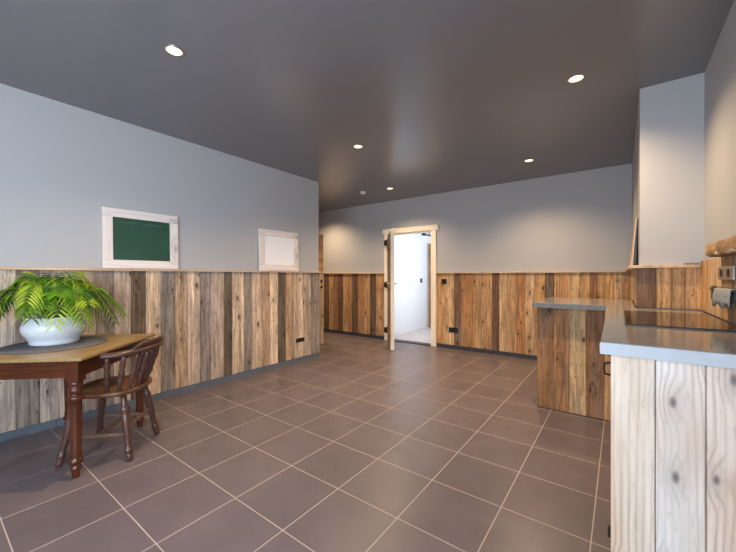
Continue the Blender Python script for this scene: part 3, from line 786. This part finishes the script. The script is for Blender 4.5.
palm = empty('potted_palm', (PXc, PYc, PZc + .17)); tag(palm, 'bushy green parlour palm with arching fronds in the white flowerpot', 'plant')
lf = MB(); st = MB(); rp = random.Random(21)
GR = [srgb(96, 146, 28), srgb(126, 170, 36), srgb(62, 110, 24), srgb(168, 192, 52), srgb(40, 80, 22), srgb(108, 152, 30)]
def frond(az, base_r, rise, reach, droop, n=24, wl=.10):
    n = max(11, int((reach + rise * .6) * 42))
    bx, by = base_r * math.cos(az), base_r * math.sin(az)
    d = Vector((math.cos(az), math.sin(az), 0)); pts = []
    tw_ = rp.uniform(-.25, .25)
    for k in range(n + 1):
        t = k / n
        a2 = az + tw_ * t * t
        r = reach * (t ** .9)
        z = rise * math.sin(min(t * 1.15, 1.25) * PI * .5 / .9) if t < .62 else None
        z = rise * (1 - (1 - min(t / .55, 1)) ** 2) - droop * max(0, t - .42) ** 1.7 * 2.4
        pts.append(Vector((bx + r * math.cos(a2), by + r * math.sin(a2), z)))
    st.tube([tuple(p) for p in pts], lambda t: .0034 * (1 - t * .75), 5)
    col = rp.choice(GR)
    for k in range(max(3, n // 4), n + 1):
        t = k / n
        p = pts[k]; tg = (pts[min(k + 1, n)] - pts[k - 1]).normalized()
        side = tg.cross(Vector((0, 0, 1)));  side = side.normalized() if side.length > .05 else Vector((-math.sin(az), math.cos(az), 0))
        upv = side.cross(tg).normalized()
        ln = wl * (.55 + .9 * math.sin(PI * min(1, (t - .12) * 1.02))) * rp.uniform(.85, 1.12)
        for s in (-1, 1):
            if p.y + PYc > 10: continue
            dr = (side * s * .78 + tg * .62 - upv * .10).normalized()
            wv = dr.cross(upv).normalized() * (.0046 + .002 * rp.random())
            c = jit(col)
            q = [p + dr * ln * a - Vector((0, 0, 1)) * ln * b for a, b in ((0, 0), (.3, -.01), (.62, .07), (1.0, .30))]
            a0 = lf.v(q[0], c); e0 = lf.v(q[3], c)
            l1, r1 = lf.v(q[1] + wv, c), lf.v(q[1] - wv, c); l2, r2 = lf.v(q[2] + wv * .85, c), lf.v(q[2] - wv * .85, c)
            m1, m2 = lf.v(q[1] - upv * .002, c), lf.v(q[2] - upv * .002, c)
            for tri in ([a0, l1, m1], [a0, m1, r1], [l1, l2, m2, m1], [m1, m2, r2, r1], [l2, e0, m2], [m2, e0, r2]): lf.f(tri)
def jit(c):
    k = rp.uniform(.75, 1.25); return (c[0] * k, c[1] * k * rp.uniform(.94, 1.06), c[2] * k, 1)
# wall is at x = -3.67, i.e. local x > -.45
N_F = 52
for i in range(N_F):
    az = 2 * PI * i / N_F * 5.0 + rp.uniform(-.25, .25)
    az = math.atan2(math.sin(az), math.cos(az))
    kind = i % 3
    reach = (.345, .28, .17)[kind] * rp.uniform(.8, 1.12); rise = (.215, .27, .31)[kind] * rp.uniform(.85, 1.08); dr = (.25, .20, .10)[kind] * rp.uniform(.7, 1.2)
    cx_ = math.cos(az)
    if cx_ > .35: reach = min(reach, .23) * rp.uniform(.7, 1.1); dr *= rp.uniform(.3, .75); rise *= rp.uniform(.75, 1.05)
    if cx_ < -.2: reach = min(reach, .30 / abs(cx_))     # kept clear of the wall
    frond(az, .03, rise, reach, dr, wl=.08)
for az_, re_, ri_, dr_ in ((30, .24, .15, .19), (46, .28, .17, .23), (60, .33, .2, .24), (75, .38, .22, .23), (-88, .34, .2, .24), (-105, .38, .22, .22), (-122, .36, .2, .22)):
    frond(R_(az_), .03, ri_, re_, dr_, wl=.085)
lf.build('foliage', M['leaf'], palm)
st.build('frond_stems', M['stem'], palm)

# ------------------------------------------------------------------ captain's chair
ch = empty('captains_chair', (-2.905, .86, 0), R_(135)); tag(ch, 'dark turned wooden captains chair tucked under the table corner', 'chair')
def seat_mesh():
    m = MB(); n = 40; tops = []; RINGS = (1.0, .93, .75, .5, .25)
    def rad(q):
        c, s = math.cos(q), math.sin(q)
        return 1 / ((abs(c) / .222) ** 2.6 + (abs(s) / (.215 if s > 0 else .225)) ** 2.6) ** (1 / 2.6)
    def ring(k, z): return [m.v((k * rad(q) * math.cos(q), k * rad(q) * math.sin(q) - .005, z(k, q) if callable(z) else z)) for q in [2 * PI * i / n for i in range(n)]]
    zt = lambda k, q: .462 - .016 * (1 - k ** 2) * (1 if k < .93 else .3) + (.006 * math.cos(q * 2) if k < .93 else 0)
    rs = [ring(.90, .424), ring(.985, .434), ring(1.0, .446), ring(.985, .458)] + [ring(k, zt) for k in (.94, .8, .6, .4, .2)]
    for a, b_ in zip(rs, rs[1:]):
        for i in range(n):
            j = (i + 1) % n; m.f([a[i], a[j], b_[j], b_[i]], True)
    m.f(rs[0][::-1]); m.f(rs[-1], True)
    return m
seat_mesh().build('seat', M['chairseat'], ch)
cprof = lambda L: [(t * L, r * 1.12) for t, r in ((0, .013), (.01, .016), (.04, .018), (.09, .020), (.11, .016), (.13, .021), (.16, .023), (.18, .018), (.22, .016), (.35, .018), (.55, .022), (.66, .023), (.70, .018), (.73, .024), (.77, .025), (.80, .018), (.86, .017), (1.0, .015))]
feet = [(-.205, .205), (.205, .205), (-.195, -.21), (.195, -.21)]
tops = [(-.14, .135), (.14, .135), (-.135, -.14), (.135, -.14)]
for fxy, txy in zip(feet, tops):
    p0 = Vector((*fxy, .0)); p1 = Vector((*txy, .436)); L = (p1 - p0).length
    MB().lathe(p0, p1, cprof(L), 18).build('leg', M['chairwood'], ch)
def at_leg(i, z): return Vector((*feet[i], 0)).lerp(Vector((*tops[i], .436)), z / .436)
sprof = lambda L: [(t * L, r) for t, r in ((0, .008), (.08, .009), (.3, .012), (.46, .015), (.5, .016), (.54, .015), (.7, .012), (.92, .009), (1, .008))]
def stretch(a, b_): MB().lathe(a, b_, sprof((b_ - a).length), 14).build('stretcher', M['stretcher'], ch)
stretch(at_leg(0, .17), at_leg(2, .17)); stretch(at_leg(1, .17), at_leg(3, .17))
stretch((at_leg(0, .17) + at_leg(2, .17)) / 2, (at_leg(1, .17) + at_leg(3, .17)) / 2)
stretch(at_leg(2, .215), at_leg(3, .215))
# bow rail
def bow(q):   # q 0..1 from left arm tip round the back to right arm tip
    a = PI + q * PI
    x, y = .255 * math.cos(a), .255 * math.sin(a)
    return x, y
path = []; NB = 44
arm = [(-.262, -.02), (-.258, -.055)]
for i in range(NB + 1):
    q = i / NB; a = PI + q * PI
    path.append((.258 * math.cos(a), -.085 + .205 * math.sin(a), .714 + .018 * math.sin(q * PI) ** 2))
path = [(-.266, -.072, .714)] + path[0:] + [(.266, -.072, .714)]
def sect(i, t):
    w_ = .026 + .006 * abs(math.cos(t * PI)); h = .0175
    if t < .04 or t > .96: w_ = .033; h = .015
    s = []
    for k in range(12):
        q = 2 * PI * k / 12
        s.append((w_ * math.copysign(abs(math.cos(q)) ** .7, math.cos(q)), h * math.copysign(abs(math.sin(q)) ** .7, math.sin(q))))
    return s
MB().sweep(path, sect).build('arm_rail', M['chairwood'], ch)
# raised crest on the back of the bow
m = MB(); pts = path[11:-11]; nn = len(pts); A = []
for i, p in enumerate(pts):
    t = i / (nn - 1); hgt =   .012 + .040 * min(1, math.sin(PI * t) * 2.2) ** .8 if 0 < t < 1 else .010
    d = Vector((p[0], p[1] + .085, 0)).normalized(); P = Vector(p)
    A.append([m.v(P + d * a + Vector((0, 0, z)), grain=(z, i * .012, a)) for a, z in ((-.010, .008), (.016, .008), (.026, hgt * .9), (.022, hgt + .004), (.008, hgt + .004), (.002, hgt * .9))])
for i in range(nn - 1):
    for k in range(6): m.f([A[i][k], A[i][(k + 1) % 6], A[i + 1][(k + 1) % 6], A[i + 1][k]], True)
m.f(A[0][::-1]); m.f(A[-1])
m.build('crest_rail', M['chairwood'], ch)
spp = lambda L: [(t * L, r * 1.15) for t, r in ((0, .009), (.05, .011), (.12, .010), (.2, .013), (.28, .017), (.36, .016), (.42, .011), (.45, .015), (.5, .016), (.55, .015), (.58, .011), (.66, .015), (.76, .016), (.85, .012), (1, .009))]
for q in (.03, .17, .29, .39, .61, .71, .83, .97):
    a = PI + q * PI
    top = Vector((.252 * math.cos(a), -.085 + .20 * math.sin(a), .707 + .014 * math.sin(q * PI) ** 2)); bot = Vector((.178 * math.cos(a), -.05 + .145 * math.sin(a), .452))
    MB().lathe(bot, top, spp((top - bot).length), 14).build('spindle', M['chairwood'], ch)
# pierced centre splat
m = MB(); b0, t0 = Vector((0, -.196, .452)), Vector((0, -.286, .715)); ax = (t0 - b0).normalized(); L = (t0 - b0).length
outl = [(0, .022), (.1, .024), (.2, .034), (.3, .042), (.4, .036), (.5, .024), (.6, .028), (.72, .044), (.85, .040), (1, .028)]
nrm = Vector((1, 0, 0)).cross(ax).normalized()
for s in (1, -1):
    RR = []
    for t, w_ in outl:
        inn = .008 if (.12 < t < .48 or .62 < t < .92) else .0
        c = b0 + ax * (t * L)
        RR.append([m.v(c + Vector((s * x, 0, 0)) + nrm * d_) for x, d_ in ((inn, -.006), (w_, -.006), (w_, .006), (inn, .006))])
    for i in range(len(RR) - 1):
        for k in range(4): m.f([RR[i][k], RR[i][(k + 1) % 4], RR[i + 1][(k + 1) % 4], RR[i + 1][k]])
    m.f(RR[0][::-1]); m.f(RR[-1])
m.build('splat', M['chairwood'], ch)
